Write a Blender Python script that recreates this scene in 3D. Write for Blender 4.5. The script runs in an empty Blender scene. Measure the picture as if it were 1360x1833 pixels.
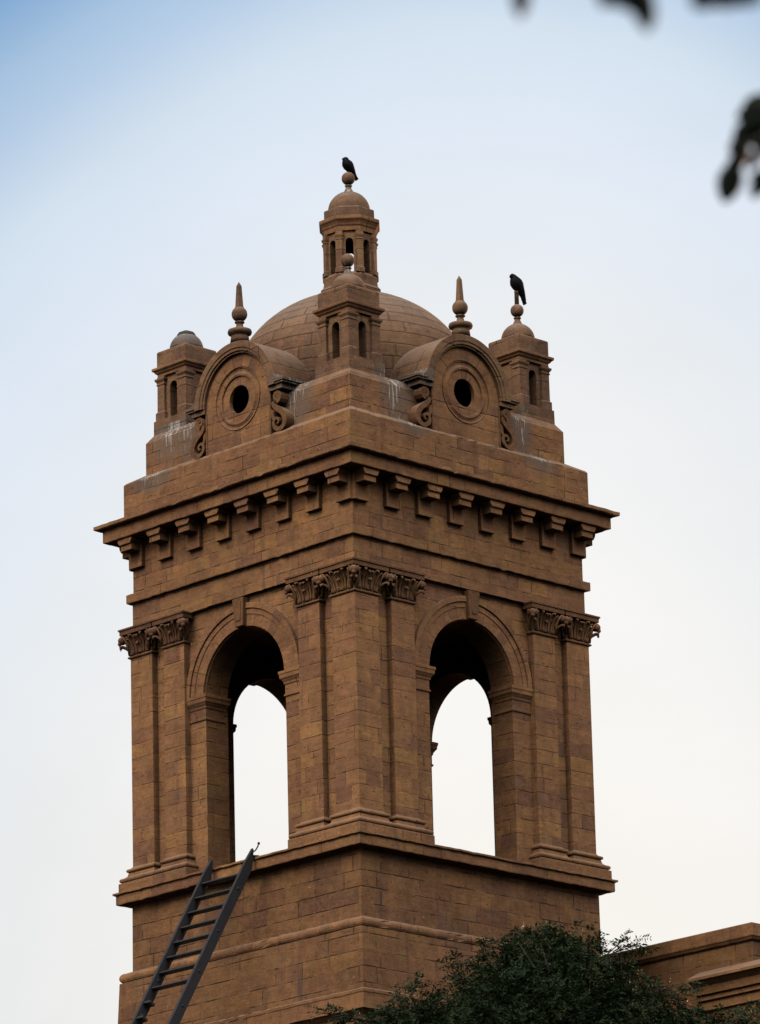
import bpy, bmesh, math, random
import numpy as np
from mathutils import Vector, Matrix
R = math.radians
PI = math.pi
random.seed(7)
S = bpy.context.scene
C = S.collection
Z0 = 18.0                      # tower datum above the ground

# ---------------------------------------------------------------- camera
AZ, PITCH, ROLL = 0.79642362, 0.29085294, -0.02522764
FPX = 9367.58                  # focal length in pixels of the 1360 px wide photograph
CAM = Vector((-54.233366, -55.970527, -16.36559 + Z0))
fw = Vector((math.cos(AZ)*math.cos(PITCH), math.sin(AZ)*math.cos(PITCH), math.sin(PITCH)))
r0 = fw.cross(Vector((0, 0, 1))).normalized()
u0 = r0.cross(fw)
cr, sr = math.cos(ROLL), math.sin(ROLL)
RT = cr*r0 + sr*u0
UP = -sr*r0 + cr*u0
cd = bpy.data.cameras.new('camera')
cam = bpy.data.objects.new('camera', cd); C.objects.link(cam)
m = Matrix((RT, UP, -fw)).transposed().to_4x4(); m.translation = CAM
cam.matrix_world = m
cd.sensor_fit = 'HORIZONTAL'; cd.sensor_width = 36.0
cd.lens = 36.0*FPX/1360.0
cd.clip_start = 0.5; cd.clip_end = 6000
cd.dof.use_dof = True; cd.dof.focus_distance = 78.0; cd.dof.aperture_fstop = 8.0
S.camera = cam
S.render.resolution_x, S.render.resolution_y = 760, 1024

def at(px, py, d):             # world point seen at photo pixel (px,py), d metres in front of the camera
    return CAM + d*(fw + RT*((px-680)/FPX) - UP*((py-916.5)/FPX))

# ---------------------------------------------------------------- sky, sun, exposure
SUN_AZ, SUN_EL = R(6), R(6)
W = bpy.data.worlds.new("World"); S.world = W; W.use_nodes = True
nt = W.node_tree; nt.nodes.clear()

class G:
    """small helper to write node maths compactly"""
    def __init__(s, tree): s.t = tree; s.l = tree.links
    def n(s, typ, **k):
        x = s.t.nodes.new(typ)
        for a, b in k.items(): setattr(x, a, b)
        return x
    def inp(s, sock, v):
        if isinstance(v, bpy.types.NodeSocket): s.l.new(v, sock)
        elif v is not None: sock.default_value = v
    def m(s, op, a, b=None, c=None, clamp=False):
        x = s.n('ShaderNodeMath', operation=op, use_clamp=clamp)
        s.inp(x.inputs[0], a); s.inp(x.inputs[1], b)
        if c is not None: s.inp(x.inputs[2], c)
        return x.outputs[0]
    def v(s, op, a, b=None, out=0):
        x = s.n('ShaderNodeVectorMath', operation=op)
        s.inp(x.inputs[0], a); s.inp(x.inputs[1], b)
        return x.outputs[out]
    def xyz(s, v):
        x = s.n('ShaderNodeSeparateXYZ'); s.inp(x.inputs[0], v); return x.outputs
    def comb(s, a, b, c):
        x = s.n('ShaderNodeCombineXYZ')
        for i, q in enumerate((a, b, c)): s.inp(x.inputs[i], q)
        return x.outputs[0]
    def noise(s, vec, scale, detail=3, rough=.55, col=False):
        x = s.n('ShaderNodeTexNoise'); s.inp(x.inputs['Vector'], vec)
        x.inputs['Scale'].default_value = scale; x.inputs['Detail'].default_value = detail
        x.inputs['Roughness'].default_value = rough
        return x.outputs['Color' if col else 'Fac']
    def white(s, vec, col=False):
        x = s.n('ShaderNodeTexWhiteNoise', noise_dimensions='3D'); s.inp(x.inputs['Vector'], vec)
        return x.outputs['Color' if col else 'Value']
    def mix(s, f, a, b, bt='MIX'):
        x = s.n('ShaderNodeMix', data_type='RGBA', blend_type=bt)
        s.inp(x.inputs[0], f)
        for i, q in ((6, a), (7, b)):
            s.inp(x.inputs[i], (*q, 1) if isinstance(q, tuple) and len(q) == 3 else q)
        return x.outputs[2]
    def mixf(s, f, a, b):
        x = s.n('ShaderNodeMix', data_type='FLOAT')
        s.inp(x.inputs[0], f); s.inp(x.inputs[2], a); s.inp(x.inputs[3], b)
        return x.outputs[0]
    def ramp(s, f, lo, hi):    # smooth 0..1
        x = s.n('ShaderNodeMapRange', interpolation_type='SMOOTHSTEP')
        s.inp(x.inputs[0], f); s.inp(x.inputs[1], lo); s.inp(x.inputs[2], hi)
        return x.outputs[0]
    def cramp(s, f, stops):
        x = s.n('ShaderNodeValToRGB'); s.inp(x.inputs[0], f)
        e = x.color_ramp.elements
        while len(e) < len(stops): e.new(.5)
        for q, (p, c) in zip(e, stops): q.position = p; q.color = (*c, 1)
        return x.outputs[0]

g = G(nt)
sky = g.n('ShaderNodeTexSky', sky_type='NISHITA', sun_disc=False)
sky.sun_elevation = SUN_EL; sky.sun_rotation = PI/2 - SUN_AZ
sky.dust_density = 4.0; sky.air_density = 1.2; sky.ozone_density = 1.5
tc = g.n('ShaderNodeTexCoord')
dx, dy, dz = g.xyz(tc.outputs['Generated'])[:3]
# high haze that thins out away from the bright part of the sky low beyond the tower
d0az, d0el = AZ + R(-1.2), R(12.5)
d0 = (math.cos(d0az)*math.cos(d0el), math.sin(d0az)*math.cos(d0el), math.sin(d0el))
ang = g.m('ARCCOSINE', g.m('MINIMUM', g.v('DOT_PRODUCT', tc.outputs['Generated'], d0, out='Value'), 1.0))
az = g.m('SUBTRACT', g.m('ARCTAN2', dy, dx), d0az)
el = g.m('SUBTRACT', g.m('ARCSINE', dz), d0el)
az = g.m('MULTIPLY', g.m('TANH', g.m('DIVIDE', g.m('ABSOLUTE', az), R(8))), R(8))
q = g.m('ADD', g.m('POWER', g.m('MULTIPLY', az, 1.36), 2.0), g.m('POWER', g.m('MAXIMUM', el, 0.0), 2.0))
deg = g.m('MULTIPLY', g.m('SQRT', q), 180/PI)
wob = g.noise(tc.outputs['Generated'], 9.0, 2)
deg = g.m('ADD', deg, g.m('MULTIPLY', g.m('SUBTRACT', wob, .5), .5))
def lin(*c): return tuple((v/255/12.92 if v < 10 else ((v/255+.055)/1.055)**2.4) for v in c)
haze_col = g.cramp(g.m('DIVIDE', deg, 60.0), [
    (0.0, lin(246, 244, 241)), (3.7/60, lin(245, 244, 243)), (6.2/60, lin(233, 236, 239)), (8.6/60, lin(221, 231, 244)),
    (9.6/60, lin(210, 224, 238)), (10.5/60, lin(180, 203, 229)), (11.0/60, lin(166, 194, 223)), (11.7/60, lin(132, 170, 211)), (13.2/60, lin(104, 150, 199)), (18/60, lin(120, 160, 205)),
    (.5, lin(180, 192, 208)), (.8, lin(200, 207, 214)), (1.0, lin(202, 207, 212))])
# unseen bright sky lobes added behind the camera to light both visible faces
low = g.ramp(g.m('MULTIPLY', ang, 180/PI), 22.0, 60.0)          # away from the bright part the sky is dim near the horizon and lighter overhead
dim = g.v('SCALE', lin(202, 207, 212)); g.inp(dim.node.inputs['Scale'], g.m('ADD', .20, g.m('MULTIPLY', g.m('MAXIMUM', dz, 0.0), .65)))
haze_col = g.mix(low, haze_col, dim)
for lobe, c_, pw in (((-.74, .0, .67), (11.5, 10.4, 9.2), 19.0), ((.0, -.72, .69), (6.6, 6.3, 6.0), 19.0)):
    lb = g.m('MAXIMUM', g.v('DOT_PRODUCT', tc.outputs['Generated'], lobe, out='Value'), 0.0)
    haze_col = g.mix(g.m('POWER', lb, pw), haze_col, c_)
cl = g.noise(g.v('MULTIPLY', tc.outputs['Generated'], (1, 1, 2.2)), 17.0, 5, .55)
haze_col = g.mix(g.m('MULTIPLY', g.ramp(el, .07, -.03), g.m('SUBTRACT', 1.0, low)), haze_col, g.mix(1.0, haze_col, (1.0, .982, .95), 'MULTIPLY'))
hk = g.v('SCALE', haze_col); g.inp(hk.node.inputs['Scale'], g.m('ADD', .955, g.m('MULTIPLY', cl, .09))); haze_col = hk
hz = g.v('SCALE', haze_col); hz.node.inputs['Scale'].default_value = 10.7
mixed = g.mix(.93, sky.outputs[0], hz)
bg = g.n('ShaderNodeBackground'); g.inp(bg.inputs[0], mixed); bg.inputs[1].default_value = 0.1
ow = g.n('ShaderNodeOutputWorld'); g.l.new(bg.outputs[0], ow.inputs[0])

sd = bpy.data.lights.new('sun', 'SUN'); sd.energy = 3.2; sd.angle = R(.6); sd.color = (1, .52, .24)
sun = bpy.data.objects.new('sun', sd); C.objects.link(sun)
sv = Vector((math.cos(SUN_AZ)*math.cos(SUN_EL), math.sin(SUN_AZ)*math.cos(SUN_EL), math.sin(SUN_EL)))
sun.rotation_euler = sv.to_track_quat('Z', 'Y').to_euler(); sun.location = (60, 20, 60)
S.cycles.diffuse_bounces = 0
vs = S.view_settings; vs.view_transform = 'Standard'; vs.look = 'None'; vs.exposure = 0.0; vs.gamma = 1.0
vs.use_curve_mapping = False

# ---------------------------------------------------------------- materials
def newmat(name):
    mt = bpy.data.materials.new(name); mt.use_nodes = True
    t = mt.node_tree; b = t.nodes['Principled BSDF']
    return mt, G(t), b

# rain-washed bird droppings: (x, y, z, radius, down-length) where they lie on the tower
SPLATS = [(-2.2, -1.05, 8.15, .62, .75), (-1.35, -2.25, 8.15, .42, .75), (-.85, -2.3, 8.3, .5, .45), (1.35, -2.35, 8.15, .33, .75), (1.55, -2.5, 7.55, .5, .3),
          (-1.2, -2.5, 7.6, .5, .28), (-2.3, 1.75, 8.2, .55, .5), (-2.35, 1.35, 8.2, .35, .6), (-2.5, 1.9, 7.5, .6, .3),
          (-1.84, 1.84, 9.95, .42, .5), (0, 0, 12.2, .3, .45), (-2.88, -2.75, 6.86, .35, .14), (-1.84, -1.84, 10.0, .22, .3), (-2.35, 1.0, 8.2, .3, .5)]
def stone(name, mode='ashlar', h=.222, wlo=.42, whi=.95, sat=1.0, val=1.0, splat=True, joint=1.0, centre=(0, 0, 0), nrad=24, bed=1.0, sootk=.6, jbase=0.0, jdark=.6):
    mt, g, b = newmat(name)
    geo = g.n('ShaderNodeNewGeometry')
    P = geo.outputs['Position']; N = geo.outputs['True Normal']
    P = g.v('SUBTRACT', P, (0, 0, Z0))
    jit = g.v('SUBTRACT', g.noise(P, 5.0, 3, col=True), (.5, .5, .5))
    s_ = g.v('SCALE', jit); s_.node.inputs['Scale'].default_value = .016
    Q = g.v('ADD', P, s_)
    x, y, z = g.xyz(Q)[:3]
    nx, ny, nz = g.xyz(N)[:3]
    ax = g.m('ABSOLUTE', nx); ay = g.m('ABSOLUTE', ny); az = g.m('ABSOLUTE', nz)
    if mode == 'dome':
        rr = g.m('SQRT', g.m('ADD', g.m('MULTIPLY', x, x), g.m('MULTIPLY', y, y)))
        v_ = g.m('MULTIPLY', g.m('ARCTAN2', g.m('SUBTRACT', z, 8.7), rr), 1.9)
        u_ = g.m('MULTIPLY', g.m('ARCTAN2', y, x), 1.7)
        wall = 1.0
    elif mode == 'radial':     # voussoirs round a centre given in the object's own front plane (x,z)
        tco = g.n('ShaderNodeTexCoord')
        ox, oy, oz = g.xyz(tco.outputs['Object'])[:3]
        lx = g.m('SUBTRACT', ox, centre[0]); lz = g.m('SUBTRACT', oz, centre[2])
        rr = g.m('SQRT', g.m('ADD', g.m('MULTIPLY', lx, lx), g.m('MULTIPLY', lz, lz)))
        a_ = g.m('MULTIPLY', g.m('ARCTAN2', lz, lx), nrad/(2*PI))
        up = g.m('GREATER_THAN', lz, -.12)
        u_ = g.mixf(up, g.m('MULTIPLY', lx, 1.0), a_)
        v_ = g.mixf(up, lz, h/2)
        wall = g.m('LESS_THAN', az, 2.0)
    else:
        u_ = g.mixf(g.m('GREATER_THAN', ax, ay), x, y)
        u_ = g.m('ADD', u_, g.m('MULTIPLY', g.m('GREATER_THAN', ax, ay), 17.3))
        v_ = z
        wall = g.m('LESS_THAN', az, .6)
    row = g.m('FLOOR', g.m('DIVIDE', v_, h)); fz = g.m('FRACT', g.m('DIVIDE', v_, h))
    w1 = g.white(g.comb(row, 3.1, h)); w2 = g.white(g.comb(row, 9.7, h))
    if mode == 'radial':
        wid = g.mixf(up, .45, 1.0); uu = g.m('DIVIDE', u_, wid)
        uu = g.m('ADD', uu, g.m('MULTIPLY', w2, g.m('SUBTRACT', 1.0, up)))
        jd = g.mixf(up, .012, g.m('DIVIDE', .012*nrad/6.28, g.m('MAXIMUM', rr, .1)))
    else:
        wid = g.mixf(w1, wlo, whi); uu = g.m('ADD', g.m('DIVIDE', u_, wid), g.m('MULTIPLY', w2, 7.0))
        jd = .0085
    blk = g.m('FLOOR', uu); fu = g.m('FRACT', uu)
    if mode == 'ashlar':       # some blocks are split once more into uneven pieces
        wb = g.white(g.comb(blk, row, 21.0))
        cut = g.m('ADD', .35, g.m('MULTIPLY', wb, .3))
        sp = g.m('GREATER_THAN', g.white(g.comb(blk, row, 33.0)), .72)
        du2 = g.m('MULTIPLY', g.m('ABSOLUTE', g.m('SUBTRACT', fu, cut)), wid)
        du2 = g.mixf(sp, 1.0, du2)
        side = g.m('MULTIPLY', sp, g.m('GREATER_THAN', fu, cut))
    else:
        du2 = 1.0; side = 0.0
    du = g.m('MULTIPLY', g.m('MINIMUM', fu, g.m('SUBTRACT', 1.0, fu)), wid)
    du = g.m('MINIMUM', du, du2)
    dv = g.m('MULTIPLY', g.m('MINIMUM', fz, g.m('SUBTRACT', 1.0, fz)), h)
    jn = g.noise(P, 3.3, 3)
    thick = g.m('MULTIPLY', g.m('MULTIPLY', g.m('MAXIMUM', jbase, g.ramp(jn, .36, .62)), jd), joint)
    d = g.m('MINIMUM', g.m('ADD', du, g.ramp(g.noise(g.v('ADD', P, (3, 3, 40)), 2.1, 2), .5, .66)), dv)
    jm = g.m('SUBTRACT', 1.0, g.ramp(d, g.m('MULTIPLY', thick, .35), g.m('ADD', thick, .004)))
    jm = g.m('MULTIPLY', jm, g.m('MAXIMUM', jbase, g.m('MULTIPLY', g.ramp(jn, .36, .56), g.ramp(g.noise(g.v('ADD', P, (5, 9, 2)), 1.6, 3), .3, .55))))
    jm = g.m('MULTIPLY', jm, wall)
    rnd = g.white(g.comb(blk, row, g.m('MULTIPLY', side, 5.0)))
    rnd = g.mixf(wall, .5, rnd) if mode == 'ashlar' else rnd
    base = g.cramp(rnd, [(0, (.158, .076, .043)), (.18, (.196, .094, .046)), (.55, (.218, .106, .048)), (.85, (.238, .117, .050)), (1.0, (.264, .131, .050))])
    # natural bedding, blotches and grain of the sandstone
    bedn = g.noise(g.v('MULTIPLY', Q, (2.6, 2.6, 26.0)), 1.0, 6, .7)
    blot = g.noise(P, 1.25, 4, .6)
    blot2 = g.noise(P, 6.0, 4, .6)
    grain = g.noise(P, 34.0, 5, .78)
    k = g.m('ADD', g.m('MULTIPLY', g.m('SUBTRACT', bedn, .5), 1.05*bed), 1.0)
    k = g.m('MULTIPLY', k, g.m('ADD', .58, g.m('MULTIPLY', blot, .84)))
    k = g.m('MULTIPLY', k, g.m('ADD', .55, g.m('MULTIPLY', blot2, .90)))
    k = g.m('MULTIPLY', k, g.m('ADD', .42, g.m('MULTIPLY', grain, 1.22)))
    mid = g.noise(g.v('ADD', g.v('MULTIPLY', P, (1, 1, 1.6)), (4, 8, 1)), 15.0, 3, .6)
    k = g.m('MULTIPLY', k, g.m('ADD', .72, g.m('MULTIPLY', mid, .56)))
    k = g.m('MULTIPLY', k, val)
    col = g.v('SCALE', base); g.inp(col.node.inputs['Scale'], k)
    hue = g.noise(g.v('ADD', P, (13, 5, 8)), 4.2, 4, .65)
    col = g.mix(g.m('MULTIPLY', g.ramp(hue, .52, .72), .35), col, (.255, .128, .072))
    col = g.mix(g.m('MULTIPLY', g.ramp(hue, .48, .30), .30), col, (.190, .138, .070))
    # soot and rain streaks running down the faces
    stv = g.noise(g.v('MULTIPLY', P, (5.0, 5.0, .55)), 1.0, 4, .6)
    soot = g.m('MULTIPLY', g.ramp(stv, .52, .72), g.ramp(blot, .35, .65))
    col = g.mix(g.m('MULTIPLY', soot, sootk), col, (.075, .050, .043))
    och = g.m('MULTIPLY', g.ramp(g.noise(g.v('ADD', P, (31, 7, 3)), 1.7, 3), .55, .75), .45)
    col = g.mix(och, col, (.262, .148, .052))
    # grey weathered crust on skyward surfaces, paled to paint in chamfer highlights
    top = g.m('MULTIPLY', g.ramp(nz, .25, .8), g.m('ADD', .35, g.m('MULTIPLY', blot2, .7)))
    col = g.mix(g.m('MINIMUM', g.m('MULTIPLY', top, .8), .85), col, (.225, .160, .118))
    # pits and chips
    pit = g.ramp(g.noise(g.v('MULTIPLY', P, (1, 1, 1.7)), 15.0, 2, .5), .665, .73)
    col = g.mix(g.m('MULTIPLY', pit, .6), col, (.06, .035, .022))
    speck = g.ramp(g.noise(P, 30.0, 1, .5), .79, .81)
    col = g.mix(g.m('MULTIPLY', speck, .7), col, (.6, .55, .5))
    col = g.mix(g.m('MULTIPLY', jm, jdark), col, (.030, .018, .013))
    if splat:
        wx, wy, wz = g.xyz(P)[:3]
        tot = None
        for (sx, sy, sz, rad, ln) in SPLATS:
            hx = g.m('DIVIDE', g.m('SQRT', g.m('ADD', g.m('POWER', g.m('SUBTRACT', wx, sx), 2.0), g.m('POWER', g.m('SUBTRACT', wy, sy), 2.0))), rad)
            dzn = g.m('DIVIDE', g.m('SUBTRACT', sz, wz), ln)
            vz = g.m('MULTIPLY', g.m('LESS_THAN', dzn, 1.0), g.m('GREATER_THAN', dzn, -.45))
            f = g.m('MULTIPLY', g.m('MULTIPLY', g.m('SUBTRACT', 1.0, hx, clamp=True), vz), g.m('SUBTRACT', 1.15, g.m('MAXIMUM', dzn, 0.0)))
            tot = f if tot is None else g.m('MAXIMUM', tot, f)
        grey = g.m('MULTIPLY', g.ramp(tot, .05, .5), .55)
        col = g.mix(grey, col, (.125, .105, .09))
        strk = g.noise(g.v('MULTIPLY', P, (26.0, 26.0, 2.6)), 1.0, 3, .6)
        lim = g.m('SUBTRACT', .76, g.m('MULTIPLY', tot, .27))
        wm = g.m('MULTIPLY', g.ramp(g.m('SUBTRACT', strk, lim), 0.0, .05), g.ramp(tot, .03, .15))
        col = g.mix(g.m('MULTIPLY', wm, .62), col, (.46, .45, .43))
    hsv = g.n('ShaderNodeHueSaturation'); hsv.inputs['Saturation'].default_value = sat*.98; g.inp(hsv.inputs['Color'], col)
    g.inp(b.inputs['Base Color'], hsv.outputs[0])
    b.inputs['Roughness'].default_value = .93; b.inputs['Specular IOR Level'].default_value = .18
    hgt = g.m('SUBTRACT', g.m('ADD', g.m('MULTIPLY', bedn, .35), g.m('ADD', g.m('MULTIPLY', grain, .30), g.m('MULTIPLY', blot2, .5))), g.m('ADD', g.m('MULTIPLY', jm, 1.3), g.m('MULTIPLY', pit, .6)))
    bp = g.n('ShaderNodeBump'); bp.inputs['Strength'].default_value = .75; bp.inputs['Distance'].default_value = .016
    g.inp(bp.inputs['Height'], hgt); g.l.new(bp.outputs[0], b.inputs['Normal'])
    return mt

def plain(name, col, rough=.7, var=.3, scale=8.0, metal=0.0, bump=.3):
    mt, g, b = newmat(name)
    tco = g.n('ShaderNodeNewGeometry')
    n1 = g.noise(tco.outputs['Position'], scale, 4); n2 = g.noise(tco.outputs['Position'], scale*7, 3)
    k = g.m('ADD', 1-var, g.m('MULTIPLY', g.m('ADD', n1, n2), var))
    c = g.v('SCALE', col); g.inp(c.node.inputs['Scale'], k)
    g.inp(b.inputs['Base Color'], c); b.inputs['Roughness'].default_value = rough; b.inputs['Metallic'].default_value = metal
    bp = g.n('ShaderNodeBump'); bp.inputs['Strength'].default_value = bump; bp.inputs['Distance'].default_value = .01
    g.inp(bp.inputs['Height'], n2); g.l.new(bp.outputs[0], b.inputs['Normal'])
    return mt

def leafmat(name, a, b_, c_):
    mt, g, b = newmat(name)
    geo = g.n('ShaderNodeNewGeometry')
    big = g.noise(geo.outputs['Position'], 2.2, 3); fine = g.noise(geo.outputs['Position'], 23.0, 2)
    col = g.cramp(g.m('ADD', g.m('MULTIPLY', big, .6), g.m('MULTIPLY', fine, .5)), [(.32, a), (.55, b_), (.8, c_)])
    g.inp(b.inputs['Base Color'], col); b.inputs['Roughness'].default_value = .55
    b.inputs['Specular IOR Level'].default_value = .12
    tr = g.n('ShaderNodeBsdfTranslucent'); g.inp(tr.inputs[0], col)
    ms = g.n('ShaderNodeMixShader'); ms.inputs[0].default_value = .12
    out = [n for n in mt.node_tree.nodes if n.type == 'OUTPUT_MATERIAL'][0]
    g.l.new(b.outputs[0], ms.inputs[1]); g.l.new(tr.outputs[0], ms.inputs[2]); g.l.new(ms.outputs[0], out.inputs[0])
    return mt

M_ASH = stone('sandstone_ashlar', splat=False)
M_PIER = stone('sandstone_pilaster', splat=False, joint=.8, jdark=.45, wlo=.5, whi=1.2, val=1.06)
M_TOP = stone('sandstone_attic', splat=True)
M_LOW = stone('sandstone_rough_courses', h=.245, wlo=.42, whi=.8, splat=False, joint=1.3, val=.78, sootk=.8)
M_TRIM = stone('sandstone_trim', h=3.7, wlo=.5, whi=1.2, splat=False, joint=.8)
M_CARV = stone('sandstone_carved', h=9.0, wlo=9, whi=11, splat=False, joint=0.0, val=.72)
M_CROWN = stone('sandstone_crown', h=.31, wlo=.35, whi=.6, splat=True, val=.76, sat=.9, joint=.8)
M_TURN = stone('sandstone_turned', h=9.0, wlo=9, whi=11, splat=True, joint=0.0, val=.64, sat=.85)
M_DOME = stone('sandstone_dome', mode='dome', jdark=.5, h=.215, wlo=.32, whi=.5, sat=.9, val=.66, splat=False, joint=1.8, jbase=.75)
M_OCU = stone('sandstone_oculus', mode='radial', centre=(0, 0, 8.31), nrad=18, h=.26, splat=False, joint=.8, jbase=.5)
M_ARC = stone('sandstone_voussoir', mode='radial', centre=(0, 0, 3.80), nrad=34, h=.26, splat=False, joint=.6, jbase=.3)
M_PALE = stone('weathered_cupola', h=9.0, wlo=9, whi=11, splat=True, joint=0.0, val=.50, sat=.5)
M_DARK = plain('pitch_cap', (.03, .028, .028), .8)
M_IRON = plain('dark_paint', (.027, .027, .030), .5, .5, 6.0)
M_BIRD = plain('dark_feathers', (.0045, .0045, .0065), .6, .5, 30.0)
M_BIRD.node_tree.nodes['Principled BSDF'].inputs['Specular IOR Level'].default_value = .08
M_IRON.node_tree.nodes['Principled BSDF'].inputs['Specular IOR Level'].default_value = .2
M_BARK = plain('bark', (.022, .017, .012), .9, .5, 12.0)
M_LEAF = leafmat('tree_leaf', (.007, .016, .007), (.013, .027, .010), (.046, .054, .018))
M_LEAF2 = leafmat('near_leaf', (.003, .006, .005), (.004, .009, .006), (.008, .014, .007))
M_GROUND = plain('dry_ground', (.045, .042, .028), .95, .4, .6)
M_ROOF = plain('roof_plaster', (.22, .18, .14), .9, .4, 1.5)

# ---------------------------------------------------------------- mesh builder
class MB:
    def __init__(s): s.V = []; s.F = []; s.S = []
    def add(s, vs, fs, smooth=False):
        o = len(s.V); s.V += [tuple(v) for v in vs]
        s.F += [tuple(i+o for i in f) for f in fs]; s.S += [smooth]*len(fs)
    def box(s, x0, x1, y0, y1, z0, z1):
        s.add([(x0,y0,z0),(x1,y0,z0),(x1,y1,z0),(x0,y1,z0),(x0,y0,z1),(x1,y0,z1),(x1,y1,z1),(x0,y1,z1)],
              [(3,2,1,0),(4,5,6,7),(0,1,5,4),(1,2,6,5),(2,3,7,6),(3,0,4,7)])
    def loft(s, loops, caps=True, smooth=False):
        n = len(loops[0]); vs = [p for l in loops for p in l]; fs = []
        for i in range(len(loops)-1):
            for j in range(n):
                k = (j+1) % n
                fs.append((i*n+j, i*n+k, (i+1)*n+k, (i+1)*n+j))
        s.add(vs, fs, smooth)
        if caps:
            o = len(s.V)-len(vs)
            s.F.append(tuple(o+j for j in range(n-1, -1, -1))); s.S.append(False)
            t = o+(len(loops)-1)*n
            s.F.append(tuple(t+j for j in range(n))); s.S.append(False)
    def sq(s, prof, cx=0, cy=0):               # square stack of (half width, z)
        rg = random.Random(int(abs(prof[0][1])*997)+len(prof)); n = 56
        ts = [-1]+[-1+2*(i+.6*(rg.random()-.5))/n for i in range(1, n)]
        cols = [[(rg.gauss(0, .0035), rg.gauss(0, .003)) for _ in ts] for _ in range(4)]
        wmax = max(w for w, z in prof); loops = []
        chips = [[(rg.random() < .07)*rg.uniform(.008, .028) for _ in ts] for _ in range(4)]
        for w, z in prof:
            L = []
            for sd in range(4):
                for t, (a, b), ch in zip(ts, cols[sd], chips[sd]):
                    k = 0.0 if t == -1 else 1.0
                    ww = w+(a-(ch if w > wmax-.006 else 0))*k; zz = z+b*k
                    x, y = ((t*w, -ww), (ww, t*w), (-t*w, ww), (-ww, -t*w))[sd]
                    L.append((cx+x, cy+y, zz))
            loops.append(L)
        s.loft(loops)
    def rect(s, x0, x1, y0, y1, prof):         # rectangle stack of (offset, z)
        s.loft([[(x0-o, y0-o, z), (x1+o, y0-o, z), (x1+o, y1+o, z), (x0-o, y1+o, z)] for o, z in prof])
    def lathe(s, prof, n=24, c=(0, 0, 0), rot=0.0, smooth=True):
        s.loft([[(c[0]+r*math.cos(rot+2*PI*j/n), c[1]+r*math.sin(rot+2*PI*j/n), c[2]+z) for j in range(n)] for r, z in prof], True, smooth)
    def prism(s, poly, y0, y1, smooth=False):  # polygon in (x,z), counter-clockwise seen from -y, pulled from y0 (front) to y1
        n = len(poly)
        s.add([(x, y0, z) for x, z in poly]+[(x, y1, z) for x, z in poly],
              [(i, n+i, n+(i+1) % n, (i+1) % n) for i in range(n)], smooth)
        o = len(s.V)-2*n
        s.F += [tuple(o+i for i in range(n)), tuple(o+n+i for i in range(n-1, -1, -1))]; s.S += [False, False]
    def ribbon(s, pts, wid, y0, y1):           # curved band in the (x,z) plane with thickness, quads only
        L = []
        n = len(pts)
        for i, (x, z) in enumerate(pts):
            a = pts[max(i-1, 0)]; b = pts[min(i+1, n-1)]
            tx, tz = b[0]-a[0], b[1]-a[1]; l = math.hypot(tx, tz) or 1
            w = wid[i] if isinstance(wid, (list, tuple)) else wid
            ox, oz = -tz/l*w/2, tx/l*w/2
            L.append([(x+ox, y0, z+oz), (x-ox, y0, z-oz), (x-ox, y1, z-oz), (x+ox, y1, z+oz)])
        s.loft(L)
    def tube(s, pts, rad, n=6, flat=1.0):
        L = []
        P = [Vector(p) for p in pts]
        for i, p in enumerate(P):
            t = (P[min(i+1, len(P)-1)]-P[max(i-1, 0)]).normalized()
            a = t.cross(Vector((.13, .21, 1))) if abs(t.z) < .95 else t.cross(Vector((1, .1, 0)))
            a.normalize(); b = a.cross(t)
            r = rad[i] if isinstance(rad, (list, tuple)) else rad
            L.append([p+a*r*math.cos(2*PI*j/n)+b*r*flat*math.sin(2*PI*j/n) for j in range(n)])
        s.loft(L, True, True)
    def ball(s, c, r, n=14, sz=1.0):
        k = max(5, n//2)
        s.lathe([(max(r*math.sin(PI*i/k), 1e-4), -r*sz*math.cos(PI*i/k)) for i in range(k+1)], n, c)
    def build(s, name, mat, parent=None, bevel=0.0, rough=0.0):
        me = bpy.data.meshes.new(name); me.from_pydata(s.V, [], s.F); me.validate()
        if len(me.polygons) == len(s.S): me.polygons.foreach_set('use_smooth', s.S)
        bm = bmesh.new(); bm.from_mesh(me); bmesh.ops.recalc_face_normals(bm, faces=bm.faces); bm.to_mesh(me); bm.free()
        me.materials.append(mat)
        o = bpy.data.objects.new(name, me); C.objects.link(o)
        if parent is not None: o.parent = parent
        if bevel:
            bv = o.modifiers.new('edge_wear', 'BEVEL'); bv.width = bevel; bv.segments = 2; bv.limit_method = 'ANGLE'; bv.angle_limit = R(40)
        return o

def root(name, label, cat, loc=(0, 0, 0), group=None):
    o = bpy.data.objects.new(name, None); C.objects.link(o); o.location = loc
    o['label'] = label; o['category'] = cat
    if group: o['group'] = group
    return o
def tag(o, label, cat, group=None):
    o['label'] = label; o['category'] = cat
    if group: o['group'] = group
    return o
def copy_tree(o, parent, rz):
    c = o.copy(); C.objects.link(c); c.parent = parent
    if rz is not None: c.rotation_euler = (0, 0, rz)
    for ch in list(o.children): copy_tree(ch, c, None)
    return c
def four(o, parent):
    for k in (1, 2, 3): copy_tree(o, parent, k*PI/2)

# ---------------------------------------------------------------- ground
mb = MB(); mb.add([(-2500,-2500,0),(2500,-2500,0),(2500,2500,0),(-2500,2500,0)], [(0,1,2,3)])
gr = mb.build('ground', M_GROUND); gr['kind'] = 'structure'

# ================================================================ bell tower
T = root('bell_tower', 'tall brown sandstone bell tower with open arches, dome and birds perched on its turrets', 'tower')
def part(mb, name, mat, bevel=.008, parent=None):
    o = mb.build(name, mat, parent or T, bevel)
    if parent is None: o.location = (0, 0, Z0)
    return o

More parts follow.
